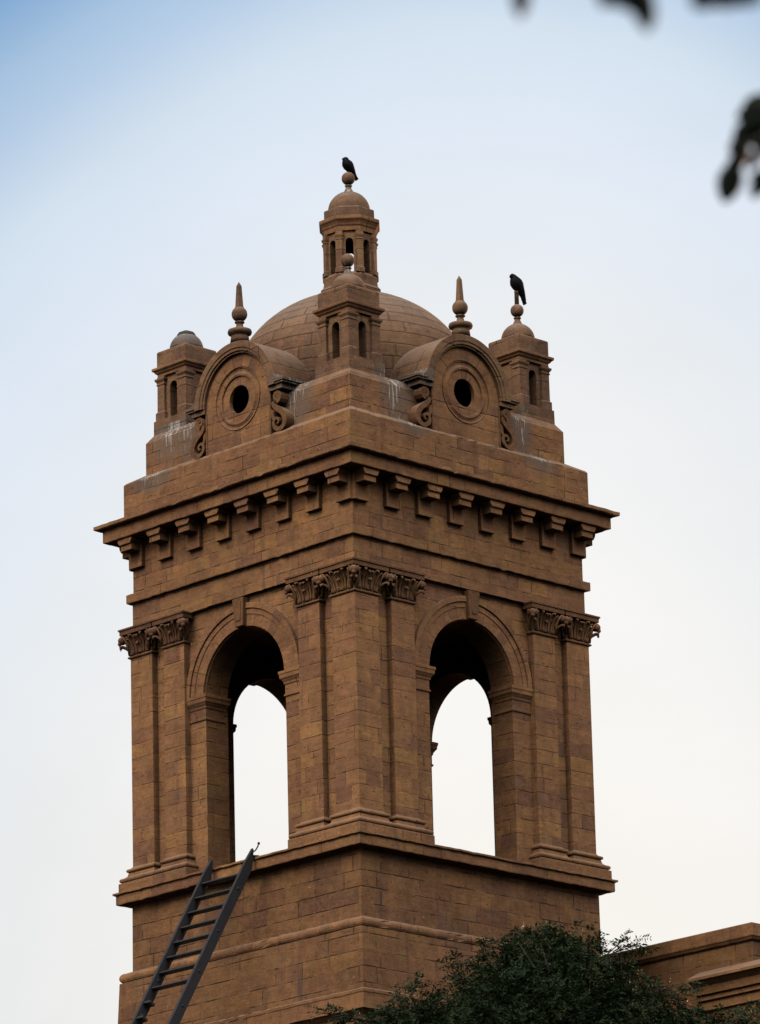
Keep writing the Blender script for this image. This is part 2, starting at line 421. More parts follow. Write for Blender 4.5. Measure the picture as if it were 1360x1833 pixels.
# --- shaft below the belfry
mb = MB(); mb.sq([(2.66, -18), (2.70, -1.92), (2.66, -1.92)][:2]); part(mb, 'lower_shaft', M_LOW, 0)
mb = MB(); mb.sq([(2.66, -1.918), (2.68, -1.70), (2.76, -1.64), (2.80, -1.62), (2.80, -1.40), (2.81, -1.385), (2.81, -1.345), (2.69, -1.30)]); part(mb, 'ledge', M_TRIM, 0)
mb = MB(); mb.sq([(2.69, -1.302), (2.655, -.385)]); part(mb, 'base_wall', M_LOW, 0)
mb = MB(); mb.sq([(2.60, -.387)]+[(2.585+.075*math.cos(a), -.305+.082*math.sin(a)) for a in [(-.5+i/8)*PI*.98 for i in range(9)]]+[(2.52, -.21)]); part(mb, 'string_course', M_TRIM, 0)
mb = MB(); mb.sq([(2.512, -.222), (2.508, .845)]); part(mb, 'upper_shaft', M_LOW, 0)
mb = MB(); mb.sq([(2.50, .80), (2.53, .81), (2.68, .83), (2.685, .845), (2.685, .965), (2.70, .975), (2.722, .985), (2.722, 1.012), (2.66, 1.03)]); part(mb, 'sill_course', M_TRIM, 0)

# --- belfry storey: one side (facing -y) built, then turned round the axis
WP, WI, AR, SP, TOPZ = 2.385, 1.935, .888, 3.80, 5.175
mb = MB()
NA = 28
arc = [(-AR*math.cos(PI*i/NA), SP+AR*math.sin(PI*i/NA)) for i in range(NA+1)]
for y, d in ((-WP, WP), (-WI, WI)):
    pts = [(-d, 1.02), (-AR, 1.02)]+arc+[(AR, 1.02), (d, 1.02), (d, TOPZ)]+[(x, TOPZ) for x, z in arc[::-1]]+[(-d, TOPZ)]
    n = len(arc)
    vs = [(-d,y,1.02),(-AR,y,1.02),(-AR,y,SP),(-d,y,SP),(-d,y,TOPZ),(AR,y,1.02),(d,y,1.02),(d,y,SP),(AR,y,SP),(d,y,TOPZ)]
    fs = [(0,1,2,3),(5,6,7,8)]
    b = len(vs)
    vs += [(x,y,z) for x,z in arc]+[(x,y,TOPZ) for x,z in arc]
    fs += [(b+i, b+i+1, b+n+i+1, b+n+i) for i in range(n-1)]
    fs += [(3, b, b+n, 4), (b+n-1, 7, 9, b+2*n-1)]
    mb.add(vs, fs)
prof = [(-AR, 1.02)]+arc+[(AR, 1.02)]
mb.add([(x,-WP,z) for x,z in prof]+[(x,-WI,z) for x,z in prof], [(i, i+1, len(prof)+i+1, len(prof)+i) for i in range(len(prof)-1)])
wall = part(mb, 'arcade_wall', M_ASH, 0)

def archring(r0, r1, y0, y1, n=40, a0=0.0):
    m_ = MB(); L = []
    for i in range(n+1):
        a = PI*i/n; c, s_ = -math.cos(a), math.sin(a)
        L.append([(r0*c, y0, SP+r0*s_), (r1*c, y0, SP+r1*s_), (r1*c, y1, SP+r1*s_), (r0*c, y1, SP+r0*s_)])
    m_.loft(L); return m_
mb = archring(.903, 1.085, -2.425, -2.30)
for q in (archring(1.085, 1.175, -2.437, -2.30), archring(1.175, 1.262, -2.462, -2.30)): mb.add(q.V, q.F)
part(mb, 'archivolt', M_ARC, .006, wall)
mb = MB(); mb.add([(-.085,-2.50,4.70),(.085,-2.50,4.70),(.125,-2.52,5.14),(-.125,-2.52,5.14),(-.085,-2.2,4.70),(.085,-2.2,4.70),(.125,-2.2,5.14),(-.125,-2.2,5.14)],
        [(0,1,2,3),(0,4,5,1),(1,5,6,2),(2,6,7,3),(3,7,4,0)])
mb.add([(-.05,-2.515,4.78),(.05,-2.515,4.78),(.082,-2.535,5.08),(-.082,-2.535,5.08),(-.05,-2.49,4.78),(.05,-2.49,4.78),(.082,-2.5,5.08),(-.082,-2.5,5.08)],
        [(0,1,2,3),(0,4,5,1),(1,5,6,2),(2,6,7,3),(3,7,4,0)])
part(mb, 'keystone', M_CARV, .012, wall)
IMP = [(.006, 3.44), (.02, 3.445), (.022, 3.475), (.006, 3.48), (.006, 3.615), (.02, 3.63), (.024, 3.66), (.05, 3.70), (.066, 3.72), (.07, 3.77), (.08, 3.785), (.08, 3.825), (.01, 3.838)]
for sgn in (-1, 1):
    mb = MB()
    x0, x1 = sorted((sgn*AR, sgn*1.30))
    mb.rect(x0, x1, -WP, -WI-.082, IMP)
    part(mb, 'impost', M_TRIM, .004, wall)

# pilasters with base mouldings and leafy capitals
BASE = [(.155, 1.0), (.155, 1.155), (.15, 1.163)]
def torus(cx, cz, r, n=7): return [(cx+r*math.cos(a), cz+r*math.sin(a)) for a in [(-.5+i/(n-1))*PI for i in range(n)]]
T1 = torus(.112, 1.208, .036); T2 = torus(.042, 1.362, .03)
SCO = [(.095, 1.25), (.06, 1.275), (.045, 1.325)]
def capital(m_, x0, x1, y0, y1, faces):
    m_.rect(x0, x1, y0, y1, [(.002, 4.695)]+torus(.012, 4.722, .02, 5)+[(.006, 4.748), (.006, 4.80), (.008, 4.90), (.014, 5.0), (.03, 5.06), (.02, 5.07)])
    m_.rect(x0, x1, y0, y1, [(.095, 5.068), (.118, 5.078), (.12, 5.14), (.136, 5.147), (.137, 5.172)])
    def leaf(o, t, n, s0, s1, h0, h1, out, r, curl=True):
        pts = []; rad = []
        for i in range(9):
            k = i/8
            s_ = s0+(s1-s0)*k**1.6
            d = .012+out*k**2.2
            z = h0+(h1-h0)*(1-(1-k)**1.25)
            pts.append(o+t*s_+n*d+Vector((0, 0, z))); rad.append(r*(1.0-.25*k))
        if curl:
            pts += [pts[-1]+n*.028+t*(.012*(1 if s1 > 0 else -1))+Vector((0, 0, -.012)), pts[-1]+n*.03+t*(.012*(1 if s1 > 0 else -1))+Vector((0, 0, -.05))]
            rad += [r*.95, r*.6]
        m_.tube(pts, rad, 7)
    for f in faces:
        if f == 'y': o = Vector(((x0+x1)/2, y0, 0)); t = Vector((1, 0, 0)); n = Vector((0, -1, 0)); hw = (x1-x0)/2
        if f == 'x': o = Vector((x0, (y0+y1)/2, 0)); t = Vector((0, 1, 0)); n = Vector((-1, 0, 0)); hw = (y1-y0)/2
        if f == 'X': o = Vector((x1, (y0+y1)/2, 0)); t = Vector((0, 1, 0)); n = Vector((1, 0, 0)); hw = (y1-y0)/2
        for q in (-1, 1):
            leaf(o, t, n, q*.030, q*.022, 4.755, 5.03, .085, .019)
            leaf(o, t, n, q*.080, q*.115, 4.755, 5.05, .10, .021)
            leaf(o, t, n, q*.140, q*(hw-.015), 4.755, 5.035, .10, .020, False)
            leaf(o, t, n, q*.175, q*(hw+.03), 4.755, 5.0, .10, .018, False)
            leaf(o, t, n, q*.195, q*(hw+.065), 4.755, 4.90, .095, .026)
        leaf(o, t, n, 0, 0.001, 4.76, 4.92, .05, .028)
    cs = []
    if 'y' in faces: cs += [(x0, y0, -1, -1), (x1, y0, 1, -1)]
    if 'x' in faces: cs += [(x0, y0, -1, -1), (x0, y1, -1, 1)]
    for cx, cy, ax_, ay_ in sorted(set(cs)):
        c = Vector((cx+ax_*.085, cy+ay_*.085, 5.0))
        m_.ball(c, .072, 14, .92)
        m_.ball(c+Vector((ax_*.03, ay_*.03, -.052)), .034, 9)
        for k in (-1, 1):      # ribs over the corner scroll
            m_.tube([(cx+ax_*.01+k*ay_*.03, cy+ay_*.01-k*ax_*.03, 4.77), (cx+ax_*.02+k*ay_*.045, cy+ay_*.02-k*ax_*.045, 4.88), (cx+ax_*.05+k*ay_*.055, cy+ay_*.05-k*ax_*.055, 4.98), (cx+ax_*.09+k*ay_*.045, cy+ay_*.09-k*ax_*.045, 5.05)], [.02, .018, .018, .014], 6)

pier = MB()
# continuous plinth and lower torus of the corner group (built at the corner -x,-y)
Lpoly = lambda o: [(-2.5-o, -2.5-o), (-1.27+o*.95, -2.5-o), (-1.27+o*.95, -1.95), (-1.95, -1.95), (-1.95, -1.27+o*.95), (-2.5-o, -1.27+o*.95)]
pier.loft([[(x, y, z) for x, y in Lpoly(o)] for o, z in BASE+T1+[(.09, 1.2475), (.05, 1.2478)]])
mb_plinth = pier
mb = MB(); mb.box(-2.5, -2.005, -2.5, -2.005, 1.2, 4.72)
pil = part(mb, 'corner_pier', M_PIER, .008)
part(mb_plinth, 'plinth', M_TRIM, .004, pil)
for (x0, x1, y0, y1, fc) in ((-2.5, -2.005, -2.5, -2.005, 'yx'), (-1.74, -1.27, -2.5, -2.25, 'y'), (-2.5, -2.25, -1.74, -1.27, 'x')):
    if fc != 'yx':
        mb = MB(); mb.box(x0, x1, y0, y1, 1.2, 4.72); part(mb, 'pilaster', M_PIER, .008, pil)
    mb = MB(); mb.rect(x0, x1, y0, y1, [(.07, 1.2482)]+SCO+T2+[(.02, 1.40), (.001, 1.425)]); part(mb, 'base_moulding', M_TRIM, 0, pil)
    mb = MB(); capital(mb, x0, x1, y0, y1, fc); part(mb, 'capital', M_CARV, 0, pil)
four(wall, T); four(pil, T)
for o in T.children:
    if o.name.startswith('arcade_wall') and abs(o.rotation_euler.z-3*PI/2) < .01: o.location.y += .03    # this arch is a hand's breadth off centre

# --- entablature
mb = MB(); mb.sq([(2.47, 5.1725), (2.47, 5.59)]); part(mb, 'architrave', M_ASH, 0)
mb = MB(); mb.sq([(2.45, 5.586), (2.535, 5.588), (2.54, 5.60), (2.54, 5.725), (2.47, 5.745)]); part(mb, 'architrave_band', M_TRIM, 0)
mb = MB(); mb.sq([(2.46, 5.74), (2.46, 6.57)]); part(mb, 'frieze', M_ASH, 0)
mb = MB(); mb.sq([(2.44, 6.56), (2.50, 6.568), (2.785, 6.575), (2.79, 6.585), (2.79, 6.765), (2.83, 6.768), (2.878, 6.782), (2.893, 6.795), (2.893, 6.845), (2.55, 6.92)])
part(mb, 'cornice', M_TRIM, 0)
mb = MB()
mb.prism([(-.15, 6.13), (.15, 6.13), (.15, 6.562), (-.15, 6.562)], -2.535, -2.40)
mb.box(-.122, .122, -2.72, -2.50, 6.375, 6.563)
mb.prism([(-.125, 6.47), (.125, 6.47), (.128, 6.485), (.145, 6.505), (.158, 6.53), (.16, 6.564), (-.16, 6.564), (-.158, 6.53), (-.145, 6.505), (-.128, 6.485)], -2.752, -2.50)
me0 = None
for k in range(4):
    for i in range(8):
        if me0 is None:
            me0 = part(mb, 'modillion', M_TRIM, .006); o = me0
        else:
            o = me0.copy(); C.objects.link(o)
        off = (-2.33+i*4.66/7)
        a = k*PI/2
        o.location = (off*math.cos(a), off*math.sin(a), Z0); o.rotation_euler = (0, 0, a)

# --- attic
mb = MB(); mb.sq([(2.555, 6.86), (2.554, 7.50), (2.53, 7.53), (2.315, 7.655)]); part(mb, 'lower_attic', M_TOP, 0)
mb = MB(); mb.sq([(2.25, 7.60), (2.25, 7.98), (1.2, 8.0)])
for x0, x1 in ((-2.31, -.60), (.60, 2.31)):        # corner blocks; the dormers stand between them
    for y0, y1 in ((-2.31, -.60), (.60, 2.31)):
        mb.rect(x0, x1, y0, y1, [(0, 7.59), (-.002, 8.175), (-.03, 8.215), (-.10, 8.315), (-.6, 8.33)])
part(mb, 'upper_attic', M_TOP, .012)

# --- main dome
mb = MB()
mb.lathe([(1.90, 8.30), (1.90, 8.75)]+[(1.90*math.cos(a), 8.9+1.6*math.sin(a)) for a in [i/22*PI/2 for i in range(22)]]+[(.02, 10.5)], 72)
keep = [i for i, f in enumerate(mb.F) if not (sum(mb.V[j][2] for j in f)/len(f) < 8.8 and len(f) == 4 and min(abs(((math.atan2(sum(mb.V[j][1] for j in f), sum(mb.V[j][0] for j in f))+PI/4) % (PI/2))-PI/4), 9) < R(10))]   # openings behind the oculi
mb.F = [mb.F[i] for i in keep]; mb.S = [mb.S[i] for i in keep]
part(mb, 'dome', M_DOME, 0)

# --- oculus dormers in the middle of each side
OZ = 8.31
mb = MB()
N_ = 40
def circ(r, n=N_): return [(r*math.cos(2*PI*i/n), OZ+r*math.sin(2*PI*i/n)) for i in range(n)]
outer = []
for i in range(N_):
    a = 2*PI*i/N_; c, s_ = math.cos(a), math.sin(a)
    if s_ >= 0: outer.append((.72*c, OZ+.72*s_))
    else:
        k = min(.72/abs(c) if abs(c) > 1e-6 else 9, .80/abs(s_)); outer.append((k*c, OZ+k*s_))
rings = [(circ(.222), -2.37), (circ(.222), -2.435), (circ(.225), -2.437), (circ(.36), -2.437), (circ(.368), -2.462), (circ(.40), -2.468), (circ(.44), -2.442), (circ(.475), -2.447), (circ(.488), -2.462), (circ(.492), -2.445), (circ(.506), -2.445), (circ(.51), -2.46), (outer, -2.46), (outer, -1.5)]
mb.loft([[(x, y, z) for x, z in rg] for rg, y in rings], False)
dm = part(mb, 'dormer', M_OCU, 0)
mb = MB()                                         # hood: arch with flared feet and the barrel roof behind it
def hood(r0, r1, y0, y1, foot):
    n = 32; L = []
    if foot: L.append([(-foot, y0, OZ+foot*0-.005), (-foot, y0, OZ+(r1-r0)), (-foot, y1, OZ+(r1-r0)), (-foot, y1, OZ-.005)])
    for i in range(n+1):
        a = PI*i/n; c, s_ = -math.cos(a), math.sin(a)
        L.append([(r0*c, y0, OZ+r0*s_), (r1*c, y0, OZ+r1*s_), (r1*c, y1, OZ+r1*s_), (r0*c, y1, OZ+r0*s_)])
    return L
mb.loft(hood(.715, .80, -2.515, -1.45, 0)); mb.loft(hood(.795, .90, -2.555, -1.45, 0)); mb.loft(hood(.745, .80, -2.54, -2.4, 0))
for sg in (-1, 1):
    x0, x1 = sorted((sg*.72, sg*1.02)); mb.box(x0, x1, -2.50, -1.5, OZ-.075, OZ+.005)
    x0, x1 = sorted((sg*.84, sg*1.085)); 
    mb.box(x0, x1, -2.535, -1.5, OZ+.003, OZ+.035)
    x0, x1 = sorted((sg*.80, sg*1.11)); mb.box(x0, x1, -2.556, -1.5, OZ+.033, OZ+.075)
    mb.prism([(sg*.87, OZ+.07), (sg*1.09, OZ+.072), (sg*.95, OZ+.10), (sg*.89, OZ+.17), (sg*.86, OZ+.27)][::sg], -2.55, -1.55)
hd = part(mb, 'hood', M_CROWN, .006, dm)
for sg in (-1, 1):
    pts = []
    for i in range(20):                            # upper volute
        a = PI*.2+i/19*3.3*PI; r = .014+.078*i/19
        pts.append((.15-r*math.cos(a)*1.0, 8.135+r*math.sin(a)))
    ex = pts[-1]
    w1 = [.030+.022*i/19 for i in range(20)]
    band = [(.058, 8.07), (.085, 8.0), (.15, 7.945), (.23, 7.89), (.295, 7.82), (.322, 7.74), (.30, 7.66), (.235, 7.612), (.15, 7.615), (.085, 7.665), (.072, 7.735), (.105, 7.785), (.155, 7.785), (.185, 7.745), (.17, 7.71), (.145, 7.715)]
    # smooth the S
    bb = []
    for i in range(len(band)-1):
        p0 = band[max(i-1, 0)]; p1 = band[i]; p2 = band[i+1]; p3 = band[min(i+2, len(band)-1)]
        for k in range(4):
            t = k/4
            bb.append(tuple(.5*((2*p1[j])+(-p0[j]+p2[j])*t+(2*p0[j]-5*p1[j]+4*p2[j]-p3[j])*t*t+(-p0[j]+3*p1[j]-3*p2[j]+p3[j])*t**3) for j in (0, 1)))
    w2 = [.055+.035*math.sin(PI*min(1, i/34.0)) if i < 40 else .05-.025*(i-40)/max(1, len(bb)-40) for i in range(len(bb))]
    mb = MB()
    X = lambda P_: [(sg*(.72+x), z) for x, z in P_]
    mb.ribbon(X(pts), w1, -2.475, -2.16); mb.ribbon(X(bb), w2, -2.475, -2.14)
    mb.ribbon(X([(.02, 7.95), (.045, 7.90), (.05, 7.84), (.075, 7.79)]), [.03, .06, .06, .05], -2.468, -2.2)
    mb.box(*sorted((sg*.70, sg*.735)), -2.468, -2.1, 7.57, 8.24)
    cx = sg*(.72+.15)
    L = [[(cx+.085*math.cos(2*PI*j/20), y, 8.135+.085*math.sin(2*PI*j/20)) for j in range(20)] for y in (-2.462, -2.16)]
    mb.loft(L, True, True)
    sc_pts = [(.15+.25*math.cos(a)*.55, 7.72+.11*math.sin(a)) for a in [2*PI*j/20 for j in range(20)]]
    part(mb, 'scroll_bracket', M_CARV, 0, dm)
def spike(m_, c, sq=True):
    m_.lathe([(.15, -.46), (.14, -.38), (.13, -.36), (.145, -.345), (.18, -.325), (.19, -.295), (.18, -.262), (.13, -.245), (.085, -.24), (.062, -.21), (.05, -.165), (.052, -.15), (.075, -.142), (.078, -.128), (.06, -.118)], 24, c)
    m_.ball(c, .123, 20)
    m_.lathe([(.075, .085), (.07, .12)], 4, c, PI/4, False)
    m_.lathe([(.064, .115), (.062, .13), (.041, .46), (.003, .525)], 4, c, PI/4, False)
mb = MB(); spike(mb, (0, -2.40, 9.69)); part(mb, 'finial', M_TURN, 0, dm)
four(dm, T)

# --- corner turrets (built at the corner -x,-y)
TCX = -1.84
mb = MB()
mb.rect(TCX, TCX, TCX, TCX, [(.375, 8.27), (.372, 8.53), (.33, 8.535)])
H, WT = .285, .17
def slotwall(m_, open_):                            # one side facing -y in turret coordinates
    n = 12; r = .08; z0, zs, z1 = 8.53, 9.065, 9.30
    ar = [(-r*math.cos(PI*i/n), zs+r*math.sin(PI*i/n)) for i in range(n+1)]
    out = []
    for y in (-H, -H+WT):
        d = H if y == -H else H-WT
        vs = [(-d, y, z0), (-r, y, z0), (-r, y, zs), (-d, y, zs), (-d, y, z1), (r, y, z0), (d, y, z0), (d, y, zs), (r, y, zs), (d, y, z1)]
        b_ = len(vs); vs += [(x, y, z) for x, z in ar]+[(x, y, z1) for x, z in ar]; k = len(ar)
        fs = [(0,1,2,3),(5,6,7,8),(3,b_,b_+k,4),(b_+k-1,7,9,b_+2*k-1)]+[(b_+i,b_+i+1,b_+k+i+1,b_+k+i) for i in range(k-1)]
        out.append((vs, fs))
    pf = [(-r, z0)]+ar+[(r, z0)]
    out.append(([(x, -H, z) for x, z in pf]+[(x, -H+WT, z) for x, z in pf], [(i, i+1, len(pf)+i+1, len(pf)+i) for i in range(len(pf)-1)]))
    return out
def place(vs, a, cx, cy): return [(cx+x*math.cos(a)-y*math.sin(a), cy+x*math.sin(a)+y*math.cos(a), z) for x, y, z in vs]
for k in range(4):
    a = -k*PI/2
    if k < 2:
        for vs, fs in slotwall(None, True): mb.add(place(vs, a, TCX, TCX), fs)
    else:
        mb.add(place([(-H,-H,8.53),(H,-H,8.53),(H,-H,9.3),(-H,-H,9.3),(-H+WT,-H+WT,8.53),(H-WT,-H+WT,8.53),(H-WT,-H+WT,9.3),(-H+WT,-H+WT,9.3)], a, TCX, TCX), [(0,1,2,3),(4,5,6,7)])
tu = part(mb, 'corner_turret', M_CROWN, 0)
for sx in (-1, 1):
    for sy in (-1, 1):
        x0, x1 = sorted((TCX+sx*.17, TCX+sx*.33)); y0, y1 = sorted((TCX+sy*.17, TCX+sy*.33))
        mb = MB(); mb.rect(x0, x1, y0, y1, [(.022, 8.532), (.022, 8.665), (.002, 8.685), (0, 9.115), (.012, 9.12), (.012, 9.14), (.004, 9.145), (.008, 9.165), (.03, 9.195), (.034, 9.225), (.01, 9.23), (.002, 9.24), (.002, 9.262)])
        part(mb, 'pilaster', M_CROWN, .004, tu)
mb = MB(); mb.rect(TCX, TCX, TCX, TCX, [(.28, 9.255), (.325, 9.258), (.328, 9.30), (.35, 9.315), (.365, 9.34), (.385, 9.355), (.393, 9.365), (.393, 9.40), (.34, 9.425)])
part(mb, 'turret_cornice', M_TRIM, .004, tu)
mb = MB(); mb.rect(TCX, TCX, TCX, TCX, [(.333, 9.42), (.333, 9.655), (.325, 9.675), (.24, 9.705)])
part(mb, 'blocking_course', M_CROWN, .008, tu)
mb = MB(); mb.lathe([(.268*math.cos(a), 9.70+.275*math.sin(a)) for a in [i/12*PI/2 for i in range(12)]]+[(.02, 9.976)], 32, (TCX, TCX, 0))
part(mb, 'cupola', M_TURN, 0, tu)
turrets = [tu]
for k in (1, 2, 3): turrets.append(copy_tree(tu, T, k*PI/2))
def ballfin(m_, c, r, foot):
    zb = -(r+.10)
    m_.lathe([(foot, zb-.10), (foot*.98, zb-.075), (foot*.72, zb-.03), (foot*.45, zb+.03), (foot*.38, zb+.06), (foot*.42, zb+.068), (foot*.52, zb+.075), (foot*.5, zb+.09), (foot*.3, zb+.10)], 20, c)
    m_.ball(c, r, 20)
for i, o in enumerate(turrets):                    # ball finials; the turret on the far left has lost its own
    cx, cy = (TCX, -TCX, -TCX, TCX)[i], (TCX, TCX, -TCX, -TCX)[i]
    mb = MB()
    loc = Matrix.Rotation(-i*PI/2, 4, 'Z')
    c = loc @ Vector((cx, cy, 10.196))
    if i == 3:
        mb.lathe([(.145, 9.928), (.16, 9.94), (.125, 9.985), (.055, 10.015), (.01, 10.02)], 9, (c.x, c.y, 0), .3, False)
        cu = [q for q in o.children if q.name.startswith('cupola')][0]; cu.data = cu.data.copy(); cu.data.materials[0] = M_PALE; cu['label'] = 'grey weathered cupola'
        f = part(mb, 'broken_cap', M_DARK, 0, o); f['label'] = 'dark broken stub where the ball finial is missing'
    else:
        ballfin(mb, c, .106, .115)
        if i == 1: mb.lathe([(.036, .10), (.034, .30), (.04, .305), (.03, .33)], 8, c)
        part(mb, 'finial', M_TURN, 0, o)

# --- central lantern, octagonal
def octa(m_, prof, c=(0, 0, 0)): m_.lathe([(r/math.cos(PI/8), z) for r, z in prof], 8, c, PI/8, False)
mb = MB(); octa(mb, [(.47, 10.25), (.47, 10.55), (.43, 10.60), (.42, 10.66), (.42, 10.75), (.385, 10.80)])
ln = part(mb, 'lantern', M_CROWN, .006)
mb = MB()
AP, OW, Z_A, Z_S, Z_T = .375, .062, 10.79, 11.30, 11.48
for k in range(8):
    a = k*PI/4
    hw, hi = AP*math.tan(PI/8), (AP-.135)*math.tan(PI/8)
    n = 10
    ar = [(-OW*math.cos(PI*i/n), Z_S+OW*math.sin(PI*i/n)) for i in range(n+1)]
    for y, d in ((-AP, hw), (-AP+.135, hi)):
        vs = [(-d,y,Z_A),(-OW,y,Z_A),(-OW,y,Z_S),(-d,y,Z_S),(-d,y,Z_T),(OW,y,Z_A),(d,y,Z_A),(d,y,Z_S),(OW,y,Z_S),(d,y,Z_T)]
        b_ = len(vs); vs += [(x,y,z) for x,z in ar]+[(x,y,Z_T) for x,z in ar]; q_ = len(ar)
        mb.add(place(vs, a, 0, 0), [(0,1,2,3),(5,6,7,8),(3,b_,b_+q_,4),(b_+q_-1,7,9,b_+2*q_-1)]+[(b_+i,b_+i+1,b_+q_+i+1,b_+q_+i) for i in range(q_-1)])
    pf = [(-OW, Z_A)]+ar+[(OW, Z_A)]
    mb.add(place([(x,-AP,z) for x,z in pf]+[(x,-AP+.135,z) for x,z in pf], a, 0, 0), [(i,i+1,len(pf)+i+1,len(pf)+i) for i in range(len(pf)-1)])
part(mb, 'arcade', M_CROWN, 0, ln)
for k in range(8):
    a = PI/8+k*PI/4
    mb = MB()
    prof = [(.015, 10.785), (.015, 10.86), (0, 10.875), (0, 11.33), (.008, 11.335), (.008, 11.35), (.002, 11.355), (.018, 11.395), (.022, 11.42), (.004, 11.425), (.004, 11.49)]
    L = []
    for o_, z in prof:
        L.append(place([(-.052-o_, -.435-o_, z), (.052+o_, -.435-o_, z), (.052+o_, -.36, z), (-.052-o_, -.36, z)], a, 0, 0))
    mb.loft(L); part(mb, 'pilaster', M_CROWN, .003, ln)
mb = MB(); octa(mb, [(.30, 11.475), (.405, 11.478), (.41, 11.55), (.425, 11.57), (.435, 11.60), (.455, 11.635), (.47, 11.65), (.475, 11.665), (.475, 11.71), (.40, 11.735)])
part(mb, 'lantern_cornice', M_TRIM, .004, ln)
mb = MB(); octa(mb, [(.395, 11.73), (.395, 11.875), (.385, 11.89), (.32, 11.92)]); part(mb, 'drum', M_TURN, .006, ln)
mb = MB(); mb.lathe([(.335, 11.90)]+[(.335*math.cos(a), 11.93+.325*math.sin(a)) for a in [i/12*PI/2 for i in range(12)]]+[(.02, 12.254)], 32)
part(mb, 'cupola', M_TURN, 0, ln)
mb = MB(); ballfin(mb, (0, 0, 12.487), .108, .115); part(mb, 'finial', M_TURN, 0, ln)

# ================================================================ hall the tower rises from, and its wing on the right
Hl = root('sandstone_hall', 'brown sandstone hall wing with flat coping behind the tree, right of the tower', 'building', (6, 4, 0))
def hpart(mb, name, mat, bevel=.01, parent=None):
    o = mb.build(name, mat, parent or Hl, bevel)
    if parent is None: o.location = (-6, -4, Z0)
    return o
mb = MB(); mb.box(4.0, 15, -4.25, 9, -18, .03); hpart(mb, 'wall', M_LOW)
mb = MB(); mb.rect(4.0, 15, -4.25, 9, [(.0, -.02), (.035, .0), (.06, .04), (.075, .05), (.075, .245), (.0, .27)]); hpart(mb, 'coping', M_TRIM)
mb = MB(); HX = 4.0
L = []
for y in (-3.16, -4.9):
    L.append([(HX+.1, y, -.33), (HX-.02, y, -.33), (HX-.30, y, -.475), (HX-.30, y, -.52), (HX-.27, y, -.53), (HX-.17, y, -.60), (HX-.15, y, -.72), (HX-.10, y, -.725), (HX-.10, y, -.80), (HX-.05, y, -.815), (HX-.05, y, -.95), (HX+.1, y, -.95)])
mb.loft(L); hpart(mb, 'hood_moulding', M_TRIM, .004)
mb = MB(); mb.box(-8.0, 3.98, -2.64, 12, -18, -4.3); hpart(mb, 'hall_block', M_LOW)
mb = MB(); mb.rect(-8.0, 3.97, -2.64, 12, [(0, -4.3), (.12, -4.22), (.12, -4.05), (.0, -4.02)]); hpart(mb, 'roof', M_ROOF)

# ================================================================ ladder leaning on the sill course
Ld = root('ladder', 'long dark grey wooden ladder with two rungs missing, leaning on the belfry sill', 'ladder', (-5.8, 0, Z0-4.02))
top = Vector((-2.86, 0, 1.00)); dr = Vector((-1.44, 0, -2.42)).normalized()
nrm = Vector((dr.z, 0, -dr.x))
if nrm.z < 0: nrm = -nrm
LEN = (top.z+4.0)/-dr.z
off = Vector((5.8, 0, 4.02))
def bar(m_, p, ax, l0, l1, y0, y1, n0, n1, taper=False):
    pts = []
    for l in (l0, l1):
        for y, nn in ((y0, n0), (y1, n0), (y1, n1), (y0, n1)):
            q = p+ax*l+nrm*nn; pts.append((q.x+off.x, y, q.z+off.z))
    m_.add(pts, [(0,1,2,3),(7,6,5,4),(0,4,5,1),(1,5,6,2),(2,6,7,3),(3,7,4,0)])
YL, YR = .45, -.45
for yy in (YR, YL):
    mb = MB()
    bar(mb, top, dr, .10, LEN, yy-.024, yy+.024, -.165, .0)
    q = [top+dr*l+nrm*n_+off for l, n_ in ((-.18, -.02), (-.16, -.05), (.102, -.165), (.102, 0))]
    mb.add([(p.x, yy-.024, p.z) for p in q]+[(p.x, yy+.024, p.z) for p in q], [(0,1,2,3),(7,6,5,4),(0,4,5,1),(1,5,6,2),(3,7,4,0)])
    for lb_ in (.55, 1.35, 2.1, 2.75, 3.6):      # bolt heads on the outer face
        p = top+dr*lb_+nrm*-.08+off; mb.ball((p.x, yy-.026, p.z), .022, 8)
    st = mb.build('stile', M_IRON, Ld, .004)
    if yy == YR:
        mb = MB()
        a = top+dr*(-.15)+nrm*-.05+off
        mb.tube([(a.x, YR, a.z-.02), (a.x+.06, YR, a.z+.02), (a.x+.09, YR-.02, a.z+.08), (a.x+.10, YR-.03, a.z+.12)], .011, 6); mb.ball((a.x+.10, YR-.03, a.z+.125), .022, 8)
        mb.tube([(a.x+.02, YR, a.z-.08), (a.x+.12, YR, a.z-.07), (a.x+.14, YR, a.z-.11)], .025, 6)
        mb.build('hook', M_IRON, Ld)
for i in range(1, 17):
    l = .0+i*.2835
    if l > LEN-.2: break
    if i in (9, 10):                                # broken off: only a stub is left at the far stile
        mb = MB(); bar(mb, top, dr, l-.02, l+.02, YL-.16, YL-.02, -.13, -.02); sb = mb.build('rung', M_IRON, Ld, .003); sb['label'] = 'broken rung stub'
        continue
    mb = MB(); bar(mb, top, dr, l-.014, l+.014, YR+.02, YL-.02, -.11, -.035); mb.build('rung', M_IRON, Ld, .004)

